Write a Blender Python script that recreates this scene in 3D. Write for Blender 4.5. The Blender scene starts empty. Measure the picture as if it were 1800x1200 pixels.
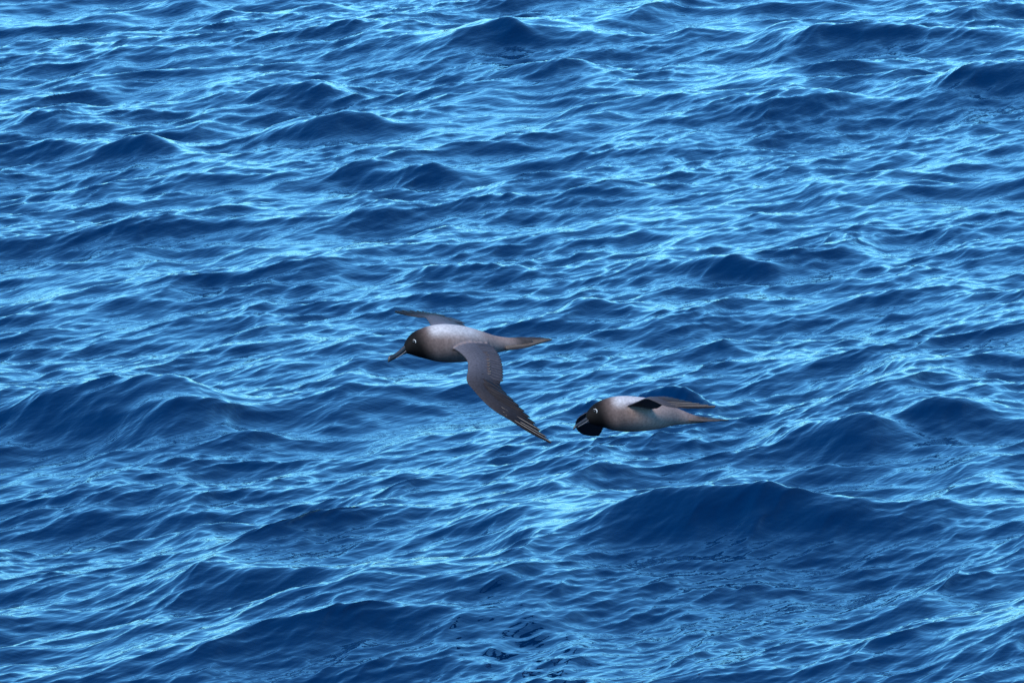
import bpy, bmesh, math, random
import numpy as np
from mathutils import Vector, kdtree
from mathutils.bvhtree import BVHTree

random.seed(7)
rng = np.random.default_rng(11)
R = math.radians
scene = bpy.context.scene
COL = scene.collection

# ------------------------------------------------------------------ camera
CAM_H, PITCH, LENS, SENSOR = 7.7, R(6.5), 400.0, 36.0
cam_data = bpy.data.cameras.new('camera')
cam_data.lens = LENS
cam_data.sensor_width = SENSOR
cam_data.clip_start = 0.5
cam_data.clip_end = 30000
cam = bpy.data.objects.new('camera', cam_data)
cam.location = (0, 0, CAM_H)
cam.rotation_euler = (math.pi / 2 - PITCH, 0, 0)
COL.objects.link(cam)
scene.camera = cam

# ------------------------------------------------------------------ sky and sun
SUN_EL, SUN_AZ = R(40), R(218)          # azimuth clockwise from +Y: to the left of the camera
world = bpy.data.worlds.new('World')
scene.world = world
world.use_nodes = True
wn = world.node_tree.nodes
wl = world.node_tree.links
for n in list(wn):
    wn.remove(n)
sky = wn.new('ShaderNodeTexSky')
sky.sky_type = 'NISHITA'
sky.sun_disc = False
sky.sun_elevation = SUN_EL
sky.sun_rotation = SUN_AZ
sky.air_density = 0.9
sky.dust_density = 0.3
sky.ozone_density = 5.0
bg = wn.new('ShaderNodeBackground')
bg.inputs['Strength'].default_value = 0.11
wo = wn.new('ShaderNodeOutputWorld')
tint = wn.new('ShaderNodeMix')           # cool white balance of the photograph, the same over the whole sky
tint.data_type = 'RGBA'
tint.blend_type = 'MULTIPLY'
tint.inputs['Factor'].default_value = 1.0
tint.inputs[7].default_value = (0.35, 0.80, 1.0, 1)
wl.new(sky.outputs[0], tint.inputs[6])
wl.new(tint.outputs[2], bg.inputs['Color'])
wl.new(bg.outputs[0], wo.inputs['Surface'])

sun_data = bpy.data.lights.new('sun', 'SUN')
sun_data.energy = 1.65
sun_data.angle = R(30)
sun_data.color = (1.0, 0.92, 0.84)
sun = bpy.data.objects.new('sun', sun_data)
sdir = Vector((math.sin(SUN_AZ) * math.cos(SUN_EL), math.cos(SUN_AZ) * math.cos(SUN_EL), math.sin(SUN_EL)))
sun.rotation_euler = sdir.to_track_quat('Z', 'Y').to_euler()
sun.location = (0, 0, 60)
COL.objects.link(sun)

vs = scene.view_settings
vs.view_transform = 'Standard'
vs.look = 'None'
vs.gamma = 1.0
vs.use_curve_mapping = False
vs.exposure = 1.45

# ------------------------------------------------------------------ pixel <-> world
CF = Vector((0, math.cos(PITCH), -math.sin(PITCH)))
CU = Vector((0, math.sin(PITCH), math.cos(PITCH)))
CR = Vector((1, 0, 0))
CP = Vector((0, 0, CAM_H))
K = SENSOR / LENS / 1800.0


def ray(px, py):
    return CF + CR * ((px - 900) * K) + CU * ((600 - py) * K)


def at(px, py, depth):
    return CP + ray(px, py) * depth


def on_water(px, py, z=0.0):
    d = ray(px, py)
    return CP + d * ((z - CAM_H) / d.z)


def pix(v):
    d = v - CP
    f = d.dot(CF)
    return 900 + d.dot(CR) / f / K, 600 - d.dot(CU) / f / K


# ------------------------------------------------------------------ materials
def new_mat(name):
    m = bpy.data.materials.new(name)
    m.use_nodes = True
    nt = m.node_tree
    return m, nt, nt.nodes, nt.links, nt.nodes['Principled BSDF']


def water_material():
    m, nt, N, L, p = new_mat('sea_water')
    p.inputs['Base Color'].default_value = (0.0000, 0.016, 0.056, 1)
    p.inputs['Roughness'].default_value = 0.045
    p.inputs['IOR'].default_value = 1.19
    geo = N.new('ShaderNodeNewGeometry')

    def noise(scale_xyz, rot, scale, detail, rough, kind='FBM'):
        vr = N.new('ShaderNodeVectorRotate')
        vr.rotation_type = 'Z_AXIS'
        vr.inputs['Angle'].default_value = rot
        mp = N.new('ShaderNodeMapping')
        mp.inputs['Scale'].default_value = scale_xyz
        t = N.new('ShaderNodeTexNoise')
        t.noise_type = kind
        t.inputs['Scale'].default_value = scale
        t.inputs['Detail'].default_value = detail
        t.inputs['Roughness'].default_value = rough
        L.new(geo.outputs['Position'], vr.inputs['Vector'])
        L.new(vr.outputs[0], mp.inputs['Vector'])
        L.new(mp.outputs[0], t.inputs['Vector'])
        return t
    a = noise((1, 0.12, 1), R(25), 26, 1.0, 0.5)
    b = noise((1, 0.2, 1), R(75), 26, 1.0, 0.5)
    b1 = N.new('ShaderNodeBump')
    b1.inputs['Strength'].default_value = 1.0
    b1.inputs['Distance'].default_value = 0.005
    b2 = N.new('ShaderNodeBump')
    b2.inputs['Strength'].default_value = 1.0
    b2.inputs['Distance'].default_value = 0.0015
    L.new(a.outputs[0], b1.inputs['Height'])
    L.new(b.outputs[0], b2.inputs['Height'])
    L.new(b1.outputs[0], b2.inputs['Normal'])
    L.new(b2.outputs[0], p.inputs['Normal'])
    return m


def plumage_material(name, rough=0.7, mottle=0.20):
    m, nt, N, L, p = new_mat(name)
    at_ = N.new('ShaderNodeAttribute')
    at_.attribute_name = 'plumage'
    tc = N.new('ShaderNodeTexCoord')
    t = N.new('ShaderNodeTexNoise')
    t.inputs['Scale'].default_value = 85
    t.inputs['Detail'].default_value = 4
    t2 = N.new('ShaderNodeTexNoise')
    t2.inputs['Scale'].default_value = 260
    t2.inputs['Detail'].default_value = 2
    L.new(tc.outputs['Object'], t.inputs['Vector'])
    L.new(tc.outputs['Object'], t2.inputs['Vector'])
    mr = N.new('ShaderNodeMapRange')
    mr.inputs['From Min'].default_value = 0.3
    mr.inputs['From Max'].default_value = 0.7
    mr.inputs['To Min'].default_value = 1 - mottle
    mr.inputs['To Max'].default_value = 1 + mottle
    L.new(t.outputs[0], mr.inputs['Value'])
    mx = N.new('ShaderNodeMix')
    mx.data_type = 'RGBA'
    mx.blend_type = 'MULTIPLY'
    mx.inputs['Factor'].default_value = 1.0
    L.new(at_.outputs['Color'], mx.inputs[6])
    L.new(mr.outputs[0], mx.inputs[7])
    L.new(mx.outputs[2], p.inputs['Base Color'])
    p.inputs['Roughness'].default_value = rough
    p.inputs['Specular IOR Level'].default_value = 0.10
    p.inputs['Sheen Weight'].default_value = 0.0
    p.inputs['Sheen Roughness'].default_value = 0.5
    b = N.new('ShaderNodeBump')
    b.inputs['Strength'].default_value = 0.5
    b.inputs['Distance'].default_value = 0.0015
    L.new(t2.outputs[0], b.inputs['Height'])
    L.new(b.outputs[0], p.inputs['Normal'])
    return m


def simple_mat(name, col, rough, spec=0.5):
    m, nt, N, L, p = new_mat(name)
    tc = N.new('ShaderNodeTexCoord')
    t = N.new('ShaderNodeTexNoise')
    t.inputs['Scale'].default_value = 120
    L.new(tc.outputs['Object'], t.inputs['Vector'])
    cr = N.new('ShaderNodeValToRGB')
    cr.color_ramp.elements[0].color = tuple(c * 0.75 for c in col) + (1,)
    cr.color_ramp.elements[1].color = tuple(min(1, c * 1.2) for c in col) + (1,)
    L.new(t.outputs[0], cr.inputs[0])
    L.new(cr.outputs[0], p.inputs['Base Color'])
    p.inputs['Roughness'].default_value = rough
    p.inputs['Specular IOR Level'].default_value = spec
    return m


M_WATER = water_material()
M_PLUME = plumage_material('plumage')
M_FEATHER = plumage_material('flight_feather', 0.6, 0.18)
M_BILL = simple_mat('bill_horn', (0.020, 0.021, 0.026), 0.4)
M_SULCUS = simple_mat('bill_pale_line', (0.20, 0.19, 0.20), 0.5)
M_EYE = simple_mat('eye_dark', (0.01, 0.008, 0.008), 0.1)
M_RING = simple_mat('eye_crescent_white', (0.50, 0.50, 0.49), 0.7)

# ------------------------------------------------------------------ the sea
def smoothstep(a, b, x):
    t = np.clip((x - a) / (b - a), 0, 1)
    return t * t * (3 - 2 * t)


TILE, NF = 40.0, 2048          # long and middle waves
TILE_F = 14.3                  # fine ripples, 7 mm apart


def spectrum(L):
    k1 = 2 * np.pi * np.fft.fftfreq(NF, L / NF)
    kx, ky = np.meshgrid(k1, k1, indexing='xy')
    k = np.sqrt(kx * kx + ky * ky)
    k[0, 0] = 1e-6
    noise = (rng.standard_normal((NF, NF)) + 1j * rng.standard_normal((NF, NF)))
    return kx, ky, k, noise


def layer(kx, ky, k, noise, theta, spread, lmax, lmin, slope_rms, power):
    """band of waves travelling along theta, wavelengths lmin..lmax; amplitude ~ k^power"""
    c = np.cos(np.arctan2(ky, kx) - theta)
    D = np.abs(c) ** spread * np.where(c > 0, 1.0, 0.25)
    amp = k ** power * np.sqrt(D)
    amp = amp * np.exp(-(2 * np.pi / lmax / k) ** 4) * np.exp(-(k * lmin / 2 / np.pi) ** 2)
    a = amp * noise
    s = np.sqrt(np.mean(np.abs(np.fft.ifft2(a * k) * NF * NF) ** 2) / 2)
    return a * (slope_rms / s)


def fields(s, kx, ky, k):
    h = np.real(np.fft.ifft2(s) * NF * NF).astype(np.float32)
    dx = np.real(np.fft.ifft2(1j * s * kx / k) * NF * NF).astype(np.float32)
    dy = np.real(np.fft.ifft2(1j * s * ky / k) * NF * NF).astype(np.float32)
    return h, dx, dy


def build_tiles():
    g = spectrum(TILE)
    spec = layer(*g, R(-24), 6.0, 4.0, 0.7, 0.090, -2.0)
    spec += layer(*g, R(-24), 10.0, 1.05, 0.16, 0.125, -2.0)
    spec += layer(*g, R(-75), 3.0, 1.2, 0.20, 0.035, -2.0)
    kx, ky, k, _ = g
    cut = 2 * np.pi / 1.6
    bands = [fields(spec * (k < cut), kx, ky, k) + (TILE,), fields(spec * (k >= cut), kx, ky, k) + (TILE,)]
    g = spectrum(TILE_F)
    spec = layer(*g, R(-22), 34.0, 0.26, 0.036, 0.145, -1.9)
    spec += layer(*g, R(-45), 12.0, 0.22, 0.040, 0.035, -1.9)
    bands.append(fields(spec, *g[:3]) + (TILE_F,))
    return bands


def sample(tile, X, Y, L=TILE):
    u = (X / L * NF) % NF
    v = (Y / L * NF) % NF
    i = np.floor(u).astype(np.int32)
    j = np.floor(v).astype(np.int32)
    fu = (u - i).astype(np.float32)
    fv = (v - j).astype(np.float32)
    i %= NF
    j %= NF
    i2 = (i + 1) % NF
    j2 = (j + 1) % NF
    return ((tile[j, i] * (1 - fu) + tile[j, i2] * fu) * (1 - fv)
            + (tile[j2, i] * (1 - fu) + tile[j2, i2] * fu) * fv)


def axis(core, grow, far_lo, far_hi):
    """a dense core of grid lines with ever coarser ones out to the horizon"""
    core = list(core)
    out, s, x = [], core[-1] - core[-2], core[-1]
    while x < far_hi:
        s *= grow
        x += s
        out.append(x)
    pre, s, x = [], core[1] - core[0], core[0]
    while x > far_lo:
        s *= grow
        x -= s
        pre.append(x)
    a = np.array(pre[::-1] + core + out)
    return a, np.gradient(a)


def catmull(P, n):
    """resample rows of P to n rows by a Catmull-Rom spline over the row index"""
    P = np.asarray(P, float)
    m = len(P)
    out = []
    for t in np.linspace(0, m - 1, n):
        i = min(int(t), m - 2)
        f = t - i
        p0, p1, p2, p3 = P[max(i - 1, 0)], P[i], P[i + 1], P[min(i + 2, m - 1)]
        out.append(0.5 * (2 * p1 + (p2 - p0) * f + (2 * p0 - 5 * p1 + 4 * p2 - p3) * f * f
                          + (3 * p1 - p0 - 3 * p2 + p3) * f ** 3))
    return np.array(out)


# crest lines of the largest waves, read off the photograph: list of (x, y) pixels along the crest,
# height in metres, length of the near face and of the far face in metres
HERO = [   # (crest pixel, height, near face, far face, half length, crest angle on the water from the x axis)
    ((1225, 862), 0.25, 0.48, 1.3, 1.2, 35),
    ((600, 1030), 0.17, 0.80, 0.5, 2.2, 63),
    ((280, 660), 0.27, 0.42, 1.0, 0.75, 66),
    ((1512, 732), 0.15, 0.35, 0.5, 0.4, 40),
    ((1680, 704), 0.13, 0.32, 0.6, 0.6, 40),
    ((1150, 667), 0.17, 0.18, 0.22, 0.20, 68),
    ((900, 30), 0.22, 0.60, 1.1, 1.6, 62),
    ((890, 71), 0.07, 0.2, 0.25, 0.15, 20),
    ((970, 105), 0.12, 0.30, 0.6, 0.5, 45),
    ((1450, 163), 0.14, 0.35, 1.0, 1.0, 45),
    ((1765, 103), 0.24, 0.55, 0.9, 0.9, 58),
    ((232, 237), 0.13, 0.30, 0.6, 0.5, 45),
    ((180, 205), 0.09, 0.25, 0.5, 0.5, 40),
    ((1650, 640), 0.10, 0.40, 0.6, 1.4, 65),
    ((440, 1000), 0.09, 0.40, 0.6, 1.0, 18),
    ((1680, 1105), 0.10, 0.30, 0.5, 1.0, 45),
    ((1015, 533), 0.07, 0.2, 0.3, 0.3, 15),
    ((820, 458), 0.08, 0.22, 0.4, 0.35, 20),
    ((1275, 457), 0.08, 0.22, 0.4, 0.35, 10),
    ((595, 205), 0.12, 0.32, 0.6, 0.6, 45),
    ((730, 286), 0.09, 0.25, 0.5, 0.5, 20),
    ((540, 148), 0.10, 0.28, 0.5, 0.5, 40),
    ((1520, 42), 0.14, 0.40, 0.7, 1.0, 45),
]


def hero_height(X, Y):
    H = np.zeros_like(X)
    for (px, py), A, near, far, half, ang in HERO:
        c = on_water(px, py, A)
        t = np.array((math.cos(R(ang)), math.sin(R(ang))))
        nrm = np.array((t[1], -t[0]))            # towards the near / right side
        m = (np.abs(X - c.x) < half * 2 + 5) & (np.abs(Y - c.y) < half * 2 + 5)
        x, y = X[m] - c.x, Y[m] - c.y
        u = x * t[0] + y * t[1]
        d = x * nrm[0] + y * nrm[1]
        d = d - 0.10 * half * np.sin(u / half * 2.1 + px) + 0.10 * half * math.sin(px)
        e = 0.10
        L_ = np.where(d > 0, near, far)
        dd = np.sqrt(d * d + e * e) - e
        prof = np.exp(-dd / L_ - (dd / (2.2 * L_)) ** 2)
        taper = np.exp(-np.abs(u / half) ** 2.2)
        # a shallow trough before the wave keeps the mean level
        H[m] += A * taper * (prof - 0.18 * np.exp(-((d - 2.2 * near) / (1.3 * near)) ** 2))
    return H


def build_sea():
    bands = build_tiles()
    xs, sx = axis(np.arange(-3.6, 3.6, 0.0090), 1.14, -9000, 9000)
    rows, y = [], 51.0
    while y < 96.0:
        rows.append(y)
        y += 0.021 * (y / 51.0) ** 2
    ys, sy = axis(rows, 1.14, -9000, 14000)
    fan = np.clip(ys / 67.0, 0.76, 1.45)          # grid lines spread a little with distance
    X, Y = np.meshgrid(xs, ys)
    X = X * fan[:, None]
    SX, SY = np.meshgrid(sx, sy)
    SP = np.maximum(SX * fan[:, None], SY * 0.33)
    Z = np.zeros_like(X)
    DX = np.zeros_like(X)
    DY = np.zeros_like(X)
    for (h, dx, dy, L), lam, chop in zip(bands, (1.6, 0.35, 0.06), (1.15, 1.05, 0.95)):
        w = 1 - smoothstep(lam * 0.35, lam * 1.2, SP)
        if lam < 0.1:                     # gusts: the fine ripples come and go over a metre or two
            w = w * np.clip(1.0 + 0.45 * np.sin(X * 1.9 + 1.3 * np.sin(Y * 0.55)) * np.sin(Y * 0.8 + X * 0.7 + 1.0)
                            + 6.0 * sample(bands[0][0], X * 0.6 + 7, Y * 0.4), 0.5, 1.6)
        Z += w * sample(h, X, Y, L)
        DX += w * chop * sample(dx, X, Y, L)
        DY += w * chop * sample(dy, X, Y, L)
    Z += hero_height(X, Y)
    co = np.stack([X - DX * -1.0, Y - DY * -1.0, Z], -1).reshape(-1, 3).astype(np.float32)
    ny, nx = X.shape
    idx = np.arange(ny * nx, dtype=np.int32).reshape(ny, nx)
    quads = np.stack([idx[:-1, :-1], idx[:-1, 1:], idx[1:, 1:], idx[1:, :-1]], -1).reshape(-1, 4)
    me = bpy.data.meshes.new('sea')
    me.vertices.add(len(co))
    me.vertices.foreach_set('co', co.ravel())
    me.loops.add(quads.size)
    me.loops.foreach_set('vertex_index', quads.ravel())
    me.polygons.add(len(quads))
    me.polygons.foreach_set('loop_start', np.arange(0, quads.size, 4, dtype=np.int32))
    me.polygons.foreach_set('use_smooth', np.ones(len(quads), dtype=bool))
    me.update(calc_edges=True)
    me.materials.append(M_WATER)
    o = bpy.data.objects.new('sea', me)
    o['kind'] = 'structure'
    o['label'] = 'choppy deep blue open sea with pale sky reflections'
    COL.objects.link(o)
    print('sea quads', len(quads))
    return o


build_sea()


# ------------------------------------------------------------------ birds
def loft(rings, cap=True):
    n = len(rings[0])
    verts = [tuple(v) for r in rings for v in r]
    faces = []
    for a in range(len(rings) - 1):
        for b in range(n):
            faces.append((a * n + b, a * n + (b + 1) % n, (a + 1) * n + (b + 1) % n, (a + 1) * n + b))
    if cap:
        faces.append(tuple(range(n))[::-1])
        faces.append(tuple(range((len(rings) - 1) * n, len(rings) * n)))
    return verts, faces


def mix(a, b, t):
    t = max(0.0, min(1.0, t))
    return tuple(x + (y - x) * t for x, y in zip(a, b))


def sstep(a, b, x):
    t = max(0.0, min(1.0, (x - a) / (b - a)))
    return t * t * (3 - 2 * t)


def make_mesh(name, verts, faces, origin, mat, parent, smooth=True, colors=None):
    me = bpy.data.meshes.new(name)
    me.from_pydata([tuple(Vector(v) - origin) for v in verts], [], faces)
    bm = bmesh.new()
    bm.from_mesh(me)
    bmesh.ops.recalc_face_normals(bm, faces=bm.faces)
    bm.to_mesh(me)
    bm.free()
    if smooth:
        me.polygons.foreach_set('use_smooth', [True] * len(me.polygons))
    if colors is not None:
        ca = me.color_attributes.new('plumage', 'FLOAT_COLOR', 'POINT')
        ca.data.foreach_set('color', np.array([(*c, 1.0) for c in colors], dtype=np.float32).ravel())
    me.materials.append(mat)
    o = bpy.data.objects.new(name, me)
    o.parent = parent
    COL.objects.link(o)
    return o


class Wing:
    """wing surface through stations (leading edge px, trailing edge px, depths)"""

    def __init__(self, stations, depth0, flip, arm_end):
        LE = [tuple(at(s[0], s[1], depth0 + s[4])) for s in stations]
        TE = [tuple(at(s[2], s[3], depth0 + s[5])) for s in stations]
        self.n = 56
        self.LE = catmull(LE, self.n)
        self.TE = catmull(TE, self.n)
        self.flip = flip
        self.arm_end = arm_end           # span parameter of the wrist
        span = np.gradient((self.LE + self.TE) / 2, axis=0)
        nrm = np.cross(span, self.TE - self.LE)
        ln = np.linalg.norm(nrm, axis=1, keepdims=True)
        nrm = nrm / np.maximum(ln, 1e-9)
        if flip:
            nrm = -nrm
        for i in range(2):
            nrm[1:-1] = (nrm[:-2] + nrm[1:-1] * 2 + nrm[2:]) / 4
            nrm /= np.linalg.norm(nrm, axis=1, keepdims=True)
        nrm[-1] = nrm[-3]
        nrm[-2] = nrm[-3]
        self.N = nrm

    def camber(self, s, c):
        ch = float(np.linalg.norm(self.at_(self.TE, s) - self.at_(self.LE, s)))
        return ch * (0.11 - 0.09 * s) * 4 * c * (1 - c) * (1.1 - c)

    def thick(self, s, c):
        ch = float(np.linalg.norm(self.at_(self.TE, s) - self.at_(self.LE, s)))
        th = ch * (0.15 * (1 - s) + 0.06 * s)
        prof = 2.2 * math.sqrt(max(c, 0)) * max(1 - c, 0) ** 1.3
        return max(th * prof * 0.5, 0.0022)

    def at_(self, A, s):
        t = s * (self.n - 1)
        i = min(int(t), self.n - 2)
        return A[i] + (A[i + 1] - A[i]) * (t - i)

    def point(self, s, c, off=0.0):
        """off metres above the upper surface"""
        le, te, n = self.at_(self.LE, s), self.at_(self.TE, s), self.at_(self.N, s)
        return le + (te - le) * c + n * (self.camber(s, c) + (self.thick(s, c) + off))

    def under(self, s, c, off=0.0):
        le, te, n = self.at_(self.LE, s), self.at_(self.TE, s), self.at_(self.N, s)
        return le + (te - le) * c + n * (self.camber(s, c) - (self.thick(s, c) + off))

    def rings(self, te_cut, under):
        out, tag = [], []
        cs = [0.0, 0.02, 0.06, 0.13, 0.24, 0.38, 0.54, 0.70, 0.85, 1.0]
        for s in np.linspace(0, 1, self.n):
            k = te_cut(s)
            up = [self.point(s, c * k) for c in cs]
            lo = [self.under(s, c * k) for c in cs]
            out.append(up + lo[::-1])
            tag += [('w', s, c * k, 1, under) for c in cs] + [('w', s, c * k, -1, under) for c in cs[::-1]]
        return out, tag


def feather(name, root, tip, width, nrm, col, origin, parent, shaft=None, curve=0.0, fringe=None, mat=None):
    """a single flat vane with a raised shaft: 7 rows x 5 columns, slightly domed, closed below"""
    root, tip, nrm = np.array(root), np.array(tip), np.array(nrm)
    d = tip - root
    L_ = np.linalg.norm(d)
    side = np.cross(nrm, d)
    side /= np.linalg.norm(side)
    prof = [(0.0, 0.35), (0.15, 0.8), (0.4, 1.0), (0.65, 1.0), (0.84, 0.82), (0.95, 0.48), (1.0, 0.06)]
    cols = [-1, -0.2, 0, 0.2, 1]
    V, C, F = [], [], []
    for r, (t, w) in enumerate(prof):
        ctr = root + d * t + side * curve * L_ * (t * t)
        for c in cols:
            dome = (1 - c * c) * width * 0.06 + (0.0009 if c == 0 else 0)
            V.append(ctr + side * c * w * width * 0.5 + nrm * dome)
            cc = col
            if fringe and (abs(c) == 1 or r >= 5):
                cc = fringe
            if c == 0 and shaft:
                cc = shaft
            C.append(cc)
    nV = len(V)
    for v in list(V):
        V.append(v - nrm * 0.0012)
    C += C
    nr, nc = len(prof), len(cols)
    for r in range(nr - 1):
        for c in range(nc - 1):
            a = r * nc + c
            F.append((a, a + 1, a + nc + 1, a + nc))
            F.append((nV + a, nV + a + nc, nV + a + nc + 1, nV + a + 1))
    edge = [r * nc for r in range(nr)] + [(nr - 1) * nc + c for c in range(1, nc)] \
        + [r * nc + nc - 1 for r in range(nr - 2, -1, -1)] + [c for c in range(nc - 2, 0, -1)]
    for i in range(len(edge)):
        a, b = edge[i], edge[(i + 1) % len(edge)]
        F.append((a, b, nV + b, nV + a))
    return make_mesh(name, V, F, origin, mat or M_FEATHER, parent, True, C)


HEAD = (0.004, 0.0035, 0.0035)
NECK = (0.140, 0.098, 0.088)
MANTLE = (0.47, 0.44, 0.44)
RUMP = (0.235, 0.165, 0.148)
WING_UP = (0.086, 0.082, 0.098)
WING_DARK = (0.025, 0.021, 0.023)
WING_UNDER = (0.018, 0.014, 0.014)
PRIM = (0.008, 0.006, 0.006)
TAIL = (0.058, 0.047, 0.045)
SHAFT = (0.42, 0.33, 0.25)


def build_bird(spec):
    D0, yaw = spec['depth'], spec['yaw']
    scale = K * D0
    pxc = spec['px_c']

    def wdepth(px):                      # the body axis recedes towards the tail
        return (px - pxc) * scale * math.tan(yaw)
    lat = Vector((math.sin(yaw), 0, 0)) - CF * math.cos(yaw)      # sideways axis of the body
    # --- one continuous body: torso, head and both wings, merged
    sec = catmull([(s[0], s[1], s[2], s[3]) for s in spec['body']], 60)
    rings, tags = [], []
    nr = 36
    for px, top, bot, ratio in sec:
        ctr = at(px, (top + bot) / 2, D0 + wdepth(px))
        rv = (bot - top) / 2 * scale
        ring = []
        for a in range(nr):
            th = 2 * math.pi * a / nr
            ring.append(ctr + CU * (rv * math.cos(th)) + lat * (rv * ratio * math.sin(th)))
            tags.append(('b', px, math.cos(th), 0))
        rings.append(ring)
    V, F = loft(rings)
    root_loc = at(spec['px_c'], spec['py_c'], D0)
    wings = []
    for wspec in spec['wings']:
        w = Wing(wspec['st'], D0, wspec['flip'], wspec['wrist'])
        wings.append((w, wspec))
        rg, tg = w.rings(wspec['cut'], wspec.get('under', WING_UNDER))
        v2, f2 = loft(rg)
        off = len(V)
        V += v2
        F += [tuple(i + off for i in f) for f in f2]
        tags += tg
    me = bpy.data.meshes.new('raw')
    me.from_pydata([tuple(Vector(v) - root_loc) for v in V], [], F)
    bm = bmesh.new()
    bm.from_mesh(me)
    # orient each closed shell outwards on its own
    bmesh.ops.recalc_face_normals(bm, faces=bm.faces)
    bm.to_mesh(me)
    bm.free()
    tmp = bpy.data.objects.new('raw', me)
    COL.objects.link(tmp)
    md = tmp.modifiers.new('remesh', 'REMESH')
    md.mode = 'VOXEL'
    md.voxel_size = 0.0032
    md.use_smooth_shade = True
    sm = tmp.modifiers.new('smooth', 'SMOOTH')
    sm.factor = 0.5
    sm.iterations = 4
    dg = bpy.context.evaluated_depsgraph_get()
    body_me = bpy.data.meshes.new_from_object(tmp.evaluated_get(dg))
    body_me.name = 'body'
    bpy.data.objects.remove(tmp)
    # --- plumage colours
    kd = kdtree.KDTree(len(V))
    for i, v in enumerate(V):
        kd.insert(Vector(v) - root_loc, i)
    kd.balance()
    cols = np.zeros((len(body_me.vertices), 4), dtype=np.float32)
    for i, v in enumerate(body_me.vertices):
        near = kd.find_n(v.co, 3)
        acc = np.zeros(3)
        ws = 0
        for co, j, dist in near:
            k_ = 1 / (dist + 1e-4)
            acc += np.array(spec['paint'](tags[j], v.co, pix(v.co + root_loc))) * k_
            ws += k_
        cols[i, :3] = acc / ws
        cols[i, 3] = 1
    ca = body_me.color_attributes.new('plumage', 'FLOAT_COLOR', 'POINT')
    ca.data.foreach_set('color', cols.ravel())
    body_me.materials.clear()
    body_me.materials.append(M_PLUME)
    body_me.polygons.foreach_set('use_smooth', [True] * len(body_me.polygons))

    root = bpy.data.objects.new('albatross', None)
    root.empty_display_size = 0.2
    root.location = root_loc
    root['label'] = spec['label']
    root['category'] = 'albatross'
    root['group'] = 'albatrosses gliding over the sea'
    COL.objects.link(root)
    body = bpy.data.objects.new('body', body_me)
    body.parent = root
    COL.objects.link(body)
    print('body verts', len(body_me.vertices))
    bvh = BVHTree.FromPolygons([v.co + root_loc for v in body_me.vertices],
                               [tuple(p.vertices) for p in body_me.polygons])

    # --- flight feathers
    hand = spec['hand']                  # how dark the outer wing is
    for w, ws_ in wings:
        wr = w.arm_end
        up = ws_.get('upper', True)
        np_ = 10
        for i in range(np_):
            f = i / (np_ - 1)
            s0 = wr - 0.02 + f * (0.62 * (1 - wr))
            s1 = wr + 0.10 + f * (0.995 - wr - 0.10)
            c0, c1 = 0.42 - 0.3 * sstep(0.65, 1.0, f), 1.0 if f < 1 else 0.6
            a = w.point(s0, c0, -0.002)
            b = w.point(min(s1, 1), c1, 0.0012 * (1 - f) + 0.0005)
            n = w.at_(w.N, (s0 + s1) / 2)
            g = 0.92 + 0.16 * random.random()
            col = tuple(c * g for c in mix(mix(WING_UP, WING_DARK, hand), PRIM, f * 1.4 * hand))
            feather('primary_feather', a, b, 0.042 - 0.014 * f, n, col, root_loc, root,
                    shaft=mix(col, SHAFT, 0.95) if i >= 7 and ws_.get('coverts') else mix(col, SHAFT, 0.06), curve=0.02)
        ns = 15
        for i in range(ns):
            f = i / (ns - 1)
            s0 = ws_['inner'] + f * (wr - 0.02 - ws_['inner'])
            a = w.point(s0, 0.55, -0.003)
            b = w.point(min(s0 + 0.035, 1), 1.02, 0.0006 + 0.0006 * (i % 2))
            n = w.at_(w.N, s0)
            g = 0.9 + 0.2 * random.random()
            col = tuple(c * g for c in mix(WING_UP, WING_DARK, 0.35 + 0.2 * f))
            feather('secondary_feather', a, b, 0.046, n, col, root_loc, root, shaft=mix(col, PRIM, 0.5))
        if ws_.get('coverts'):
            # a run of worn brown coverts with paler tips across the middle of the arm
            for i in range(9):
                f = i / 8
                s0 = wr * (0.52 + 0.40 * f) + random.uniform(-0.006, 0.006)
                c1 = 0.70 - 0.06 * f + random.uniform(-0.03, 0.03)
                a = w.point(s0, c1 - 0.26, -0.004)
                b = w.point(s0 + 0.012, c1, 0.0020)
                n = w.at_(w.N, s0)
                col = mix(WING_UP, (0.070, 0.040, 0.030), random.uniform(0.4, 1.0))
                fr = (0.17, 0.13, 0.11) if i != 2 else None
                feather('covert_feather', a, b, 0.024, n, col, root_loc, root, fringe=fr)

    # --- tail
    for i, (bx, by, tx, ty, dw0, dw1) in enumerate(spec['tail']):
        a = at(bx, by, D0 + wdepth(bx) + dw0)
        b = at(tx, ty, D0 + wdepth(tx) + dw1)
        n = spec['tail_n']
        g = 0.8 + 0.4 * random.random()
        col = tuple(c * g for c in TAIL)
        feather('tail_feather', a, b, 0.034, n, col, root_loc, root, shaft=mix(col, SHAFT, 0.3))

    # --- bill
    def bill_part(name, secs, mat, parent):
        s_ = catmull(secs, 18)
        rg = []
        for px, top, bot, hw in s_:
            # the section runs from the culmen point to the point below it, sideways by hw
            ctr = at(px, (top + bot) / 2, D0 + wdepth(px))
            rv = abs(bot - top) / 2 * scale
            rg.append([ctr + CU * (rv * math.cos(2 * math.pi * a / 14)) + lat * (hw * math.sin(2 * math.pi * a / 14))
                       for a in range(14)])
        v, f = loft(rg)
        return make_mesh(name, v, f, root_loc, mat, parent)
    bill_part('upper_bill', spec['bill_up'], M_BILL, root)
    lower = bill_part('lower_bill', spec['bill_lo'], M_BILL, root)
    # pale groove line along the lower bill, on the near side
    pts = catmull(spec['sulcus'], 12)
    rg = []
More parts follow.
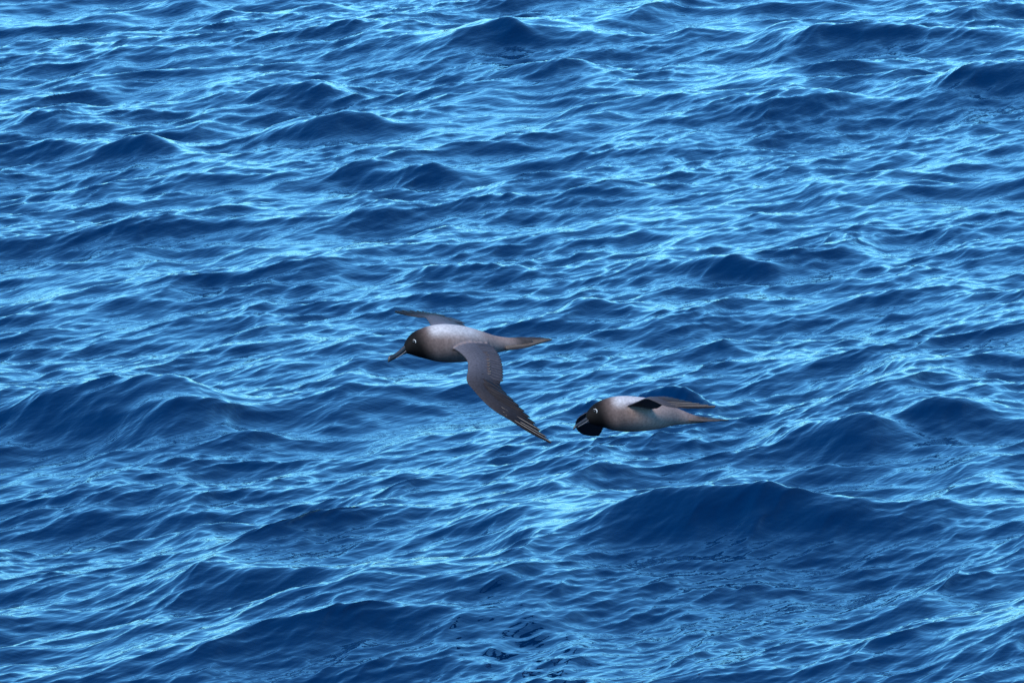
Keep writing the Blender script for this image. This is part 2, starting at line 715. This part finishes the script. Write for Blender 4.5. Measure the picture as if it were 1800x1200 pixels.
    for i, (px, py, hw) in enumerate(pts):
        c = at(px, py, D0 + wdepth(px)) + lat * hw
        r_ = spec['line'] * (0.5 + math.sin(math.pi * (0.15 + 0.8 * i / 11)) * 0.6)
        rg.append([c + CU * (r_ * math.cos(a * math.pi / 4)) + lat * (r_ * 0.6 * math.sin(a * math.pi / 4)) for a in range(8)])
    v, f = loft(rg)
    make_mesh('bill_line', v, f, root_loc, M_SULCUS, lower)
    # --- eye with its white crescent
    ex, ey = spec['eye']

    def surf(px, py, lift=0.0):
        hit = bvh.ray_cast(CP, ray(px, py).normalized())
        return hit[0] + hit[1] * lift, hit[1]
    ec, en = surf(ex, ey)
    bm = bmesh.new()
    bmesh.ops.create_uvsphere(bm, u_segments=16, v_segments=10, radius=0.0072)
    vv = [Vector(v.co) * 1.0 + ec + en * -0.003 for v in bm.verts]
    ff = [tuple(x.index for x in f_.verts) for f_ in bm.faces]
    bm.free()
    make_mesh('eye', vv, ff, root_loc, M_EYE, root)
    rg = []
    arc = spec['crescent']
    steps = 14
    for i in range(steps + 1):
        t = i / steps
        ang = R(arc[0] + (arc[1] - arc[0]) * t)
        p_, n_ = surf(ex + arc[2] * math.cos(ang), ey - arc[2] * math.sin(ang), 0.001)
        r_ = 0.0020 * math.sin(math.pi * (0.08 + 0.84 * t)) ** 0.7
        rad = (p_ - ec)
        rad -= n_ * rad.dot(n_)
        rad.normalize()
        rg.append([p_ + rad * (r_ * math.cos(a * math.pi / 4)) + n_ * (r_ * 0.55 * math.sin(a * math.pi / 4)) for a in range(8)])
    v, f = loft(rg)
    make_mesh('eye_crescent', v, f, root_loc, M_RING, root)
    return root


# pixel helper for the close-ups the outlines were read from
def z1(x, y):
    return 660 + x * 340 / 1457, 520 + y * 340 / 1457


def z4(x, y):
    return 990 + x * 290 / 1800, 650 + y * 290 / 1800


def st(zf, le, te, wl_, wt_):
    a, b = zf(*le), zf(*te)
    return (a[0], a[1], b[0], b[1], wl_, wt_)


def paint_wing(s, c, side, under, wrist, hand):
    if side < 0:
        return mix(under, PRIM, sstep(wrist, 1.0, s) * 0.6)
    col = mix(WING_UP, WING_DARK, 0.5 * sstep(0.55, 0.95, c))
    col = mix(col, WING_DARK, sstep(wrist - 0.12, wrist + 0.1, s) * 0.8 * hand)
    col = mix(col, PRIM, sstep(wrist + 0.1, 0.95, s) * hand)
    # grey scapular wash next to the body
    return mix(tuple(x * 1.5 for x in WING_UP), col, sstep(0.0, 0.22, s))


def painter(head_x, neck_x, mantle_x0, mantle_x1, rump_x, wrist, slope, belly, hand):
    def f(tag, co, p):
        if tag[0] == 'w':
            return paint_wing(tag[1], tag[2], tag[3], tag[4], wrist, hand)
        px, up = tag[1], tag[2]
        x = p[0] + slope * up                         # the dark hood reaches further back on the throat
        under = mix(NECK, belly, sstep(neck_x, neck_x + 60, x))
        mant = sstep(mantle_x0, mantle_x0 + 22, x) * (1 - sstep(mantle_x1 - 30, mantle_x1 + 12, x)) * sstep(0.15, 0.75, up)
        col = mix(under, MANTLE, mant)
        col = mix(col, RUMP, sstep(rump_x - 25, rump_x, x) * 0.7)
        col = mix(HEAD, col, sstep(head_x, neck_x, x) ** 1.3)
        return mix(col, TAIL, sstep(rump_x + 22, rump_x + 55, x))
    return f


BIRD1 = dict(
    label='larger albatross in front with long near wing swept down, ahead of the other',
    depth=54.0, yaw=R(25), px_c=790, py_c=604,
    body=[(710.5, 607, 615, .8), (712.5, 602, 619, .8), (716, 595.5, 621.5, .8), (722, 588, 623, .82), (730, 582, 625.5, .85),
          (740, 577.5, 628.5, .9), (752, 573.3, 631.5, .95), (766, 570.6, 635, 1.0), (781, 569.5, 636.7, 1.05),
          (800, 570.5, 637, 1.05), (820, 574, 635.5, 1.0), (842, 580.5, 630.5, .95), (858, 586, 625.5, .9),
          (872, 590, 620.5, .85), (890, 592.6, 616.5, .8), (905, 593.6, 614.5, .8), (920, 594.8, 611.5, .8), (934, 596, 606.5, .9)],
    wings=[
        dict(flip=False, wrist=0.44, inner=0.13, coverts=True, cut=lambda s: 0.96,
             st=[st(z1, (540, 345), (850, 350), 0.02, 0.06),
                 st(z1, (570, 385), (870, 365), -0.07, 0.00),
                 st(z1, (640, 432), (895, 400), -0.16, -0.08),
                 st(z1, (690, 490), (935, 465), -0.26, -0.18),
                 st(z1, (694, 560), (955, 550), -0.36, -0.28),
                 st(z1, (686, 638), (955, 640), -0.47, -0.38),
                 st(z1, (738, 710), (948, 712), -0.53, -0.44),
                 st(z1, (830, 812), (1030, 790), -0.60, -0.53),
                 st(z1, (920, 882), (1105, 865), -0.66, -0.60),
                 st(z1, (1010, 934), (1180, 945), -0.71, -0.66),
                 st(z1, (1150, 1025), (1250, 1034), -0.77, -0.75),
                 st(z1, (1318, 1110), (1326, 1114), -0.84, -0.84)]),
        dict(flip=True, wrist=0.45, inner=0.25, cut=lambda s: 0.95,
             st=[st(z1, (430, 250), (720, 270), 0.0, 0.08),
                 st(z1, (415, 225), (700, 240), 0.10, 0.22),
                 st(z1, (400, 195), (665, 210), 0.26, 0.38),
                 st(z1, (375, 165), (590, 180), 0.42, 0.53),
                 st(z1, (330, 162), (500, 148), 0.55, 0.64),
                 st(z1, (265, 154), (420, 134), 0.65, 0.72),
                 st(z1, (200, 140), (310, 116), 0.76, 0.80),
                 st(z1, (143, 126), (160, 110), 0.86, 0.87)]),
    ],
    paint=painter(732, 768, 752, 858, 872, 0.44, 9, (0.300, 0.218, 0.196), 1.0),
    tail=[],
    bill_up=[(714.5, 604, 616, .0105), (709, 608.4, 619.0, .0095), (701, 615.8, 626.2, .0085), (693, 621.8, 631.2, .0080),
             (687, 623.8, 634.4, .0080), (683.6, 626.2, 636.4, .0062), (682.0, 629.6, 636.4, .0030)],
    bill_lo=[(716, 613, 621.5, .0095), (709, 618.4, 623.0, .0085), (702, 623.6, 626.3, .0068), (695, 628.6, 630.6, .0056), (689, 632, 633.3, .0035)],
    line=0.0014, hand=1.0,
    sulcus=[(714, 614.5, .0112), (709, 619.2, .0105), (702, 625, .0088), (695, 629.6, .0072)],
    eye=(727.2, 600.6), crescent=(110, -35, 3.6),
)
b0 = (868, 603)
for i in range(12):
    f = i / 11
    g = abs(f - 0.42) / 0.58
    # the wedge: the middle pair longest
    BIRD1['tail'].append((885 + 4 * f, 596 + 16 * f, 971.5 - 34 * max(0, f - 0.25) / 0.75 - 14 * max(0, 0.25 - f),
                          596.2 + 0.8 * f + 11 * max(0, f - 0.25), 0.03 - 0.075 * f, 0.03 - 0.06 * f))
BIRD1['tail_n'] = (CU * 0.75 - CF * 0.65).normalized()

BIRD2 = dict(
    label='smaller albatross behind and lower, wings held edge-on and dark far wing under its bill',
    depth=56.5, yaw=R(25), px_c=1105, py_c=727,
    body=[(1030.5, 728.5, 736, .8), (1032, 725, 739, .8), (1035, 720.5, 742.5, .8), (1040, 714.5, 745.5, .82), (1047, 708.5, 748, .85),
          (1056, 703.7, 750, .9), (1066, 700, 752.5, .95), (1078, 697, 756, 1.0), (1090, 695.8, 758, 1.0),
          (1106, 695.7, 758.8, 1.0), (1125, 697.5, 758, 1.0), (1145, 700.5, 756, 1.0), (1160, 704.5, 753.2, .95), (1175, 710, 749.5, .9),
          (1188, 716, 746.8, .85), (1200, 721, 745.8, .8), (1215, 727.3, 744.8, .8), (1232, 731.7, 743, .9), (1244, 733.8, 741.2, 1.0)],
    wings=[
        dict(flip=False, wrist=0.40, inner=0.15, coverts=True, under=(0.034, 0.028, 0.030), cut=lambda s: 0.94,
             st=[st(z4, (665, 400), (960, 425), -0.03, 0.02),
                 st(z4, (720, 385), (985, 428), -0.12, -0.05),
                 st(z4, (800, 352), (1030, 418), -0.22, -0.13),
                 st(z4, (880, 318), (1075, 385), -0.34, -0.22),
                 st(z4, (930, 318), (1085, 325), -0.44, -0.30),
                 st(z4, (1010, 352), (1110, 303), -0.52, -0.39),
                 st(z4, (1110, 393), (1200, 316), -0.58, -0.47),
                 st(z4, (1250, 414), (1330, 347), -0.66, -0.57),
                 st(z4, (1450, 420), (1490, 381), -0.74, -0.69),
                 st(z4, (1655, 411), (1665, 407), -0.82, -0.81)]),
        dict(flip=True, wrist=0.45, inner=0.25, cut=lambda s: 0.95,
             st=[(1066, 712, 1112, 722, 0.04, 0.10),
                 (1050, 716, 1092, 730, 0.16, 0.24),
                 (1032, 724, 1072, 740, 0.30, 0.38),
                 (1016, 734, 1062, 748, 0.44, 0.50),
                 (1011, 745, 1060, 754, 0.54, 0.58),
                 (1014, 755, 1057, 760, 0.64, 0.66),
                 (1024, 763, 1055, 763, 0.74, 0.75),
                 (1040, 766, 1054, 764.5, 0.84, 0.83),
                 (1053, 765.5, 1055, 763.5, 0.90, 0.89)]),
    ],
    paint=painter(1051, 1084, 1072, 1160, 1185, 0.42, 5, (0.390, 0.262, 0.222), 0.65),
    tail=[],
    bill_up=[(1037, 729, 737, .0105), (1032, 732.0, 740.0, .0095), (1026, 736.3, 743.8, .0082), (1018, 741.8, 748.4, .0072),
             (1012, 746, 752.2, .0070), (1008.8, 749.5, 754.5, .0052), (1007.6, 752.2, 755, .0025)],
    bill_lo=[(1038, 735, 742, .0095), (1032, 739.5, 744, .0085), (1026, 743.2, 746.4, .0068), (1019, 747.6, 749.8, .0056), (1013, 751.2, 752.8, .0035)],
    line=0.0016, hand=0.65,
    sulcus=[(1036, 735.4, .0112), (1031, 739.6, .0105), (1024, 744.4, .0088), (1015, 749.6, .0072)],
    eye=(1045.6, 722.8), crescent=(125, -45, 4.0),
)
for i in range(10):
    f = i / 9
    BIRD2['tail'].append((1208 + 3 * f, 731 + 7 * f, 1281 - 14 * f, 738.6 - 0.5 * f, 0.03 - 0.06 * f, 0.03 - 0.055 * f))
BIRD2['tail_n'] = (CU * 0.9 - CF * 0.4).normalized()

build_bird(BIRD1)
build_bird(BIRD2)
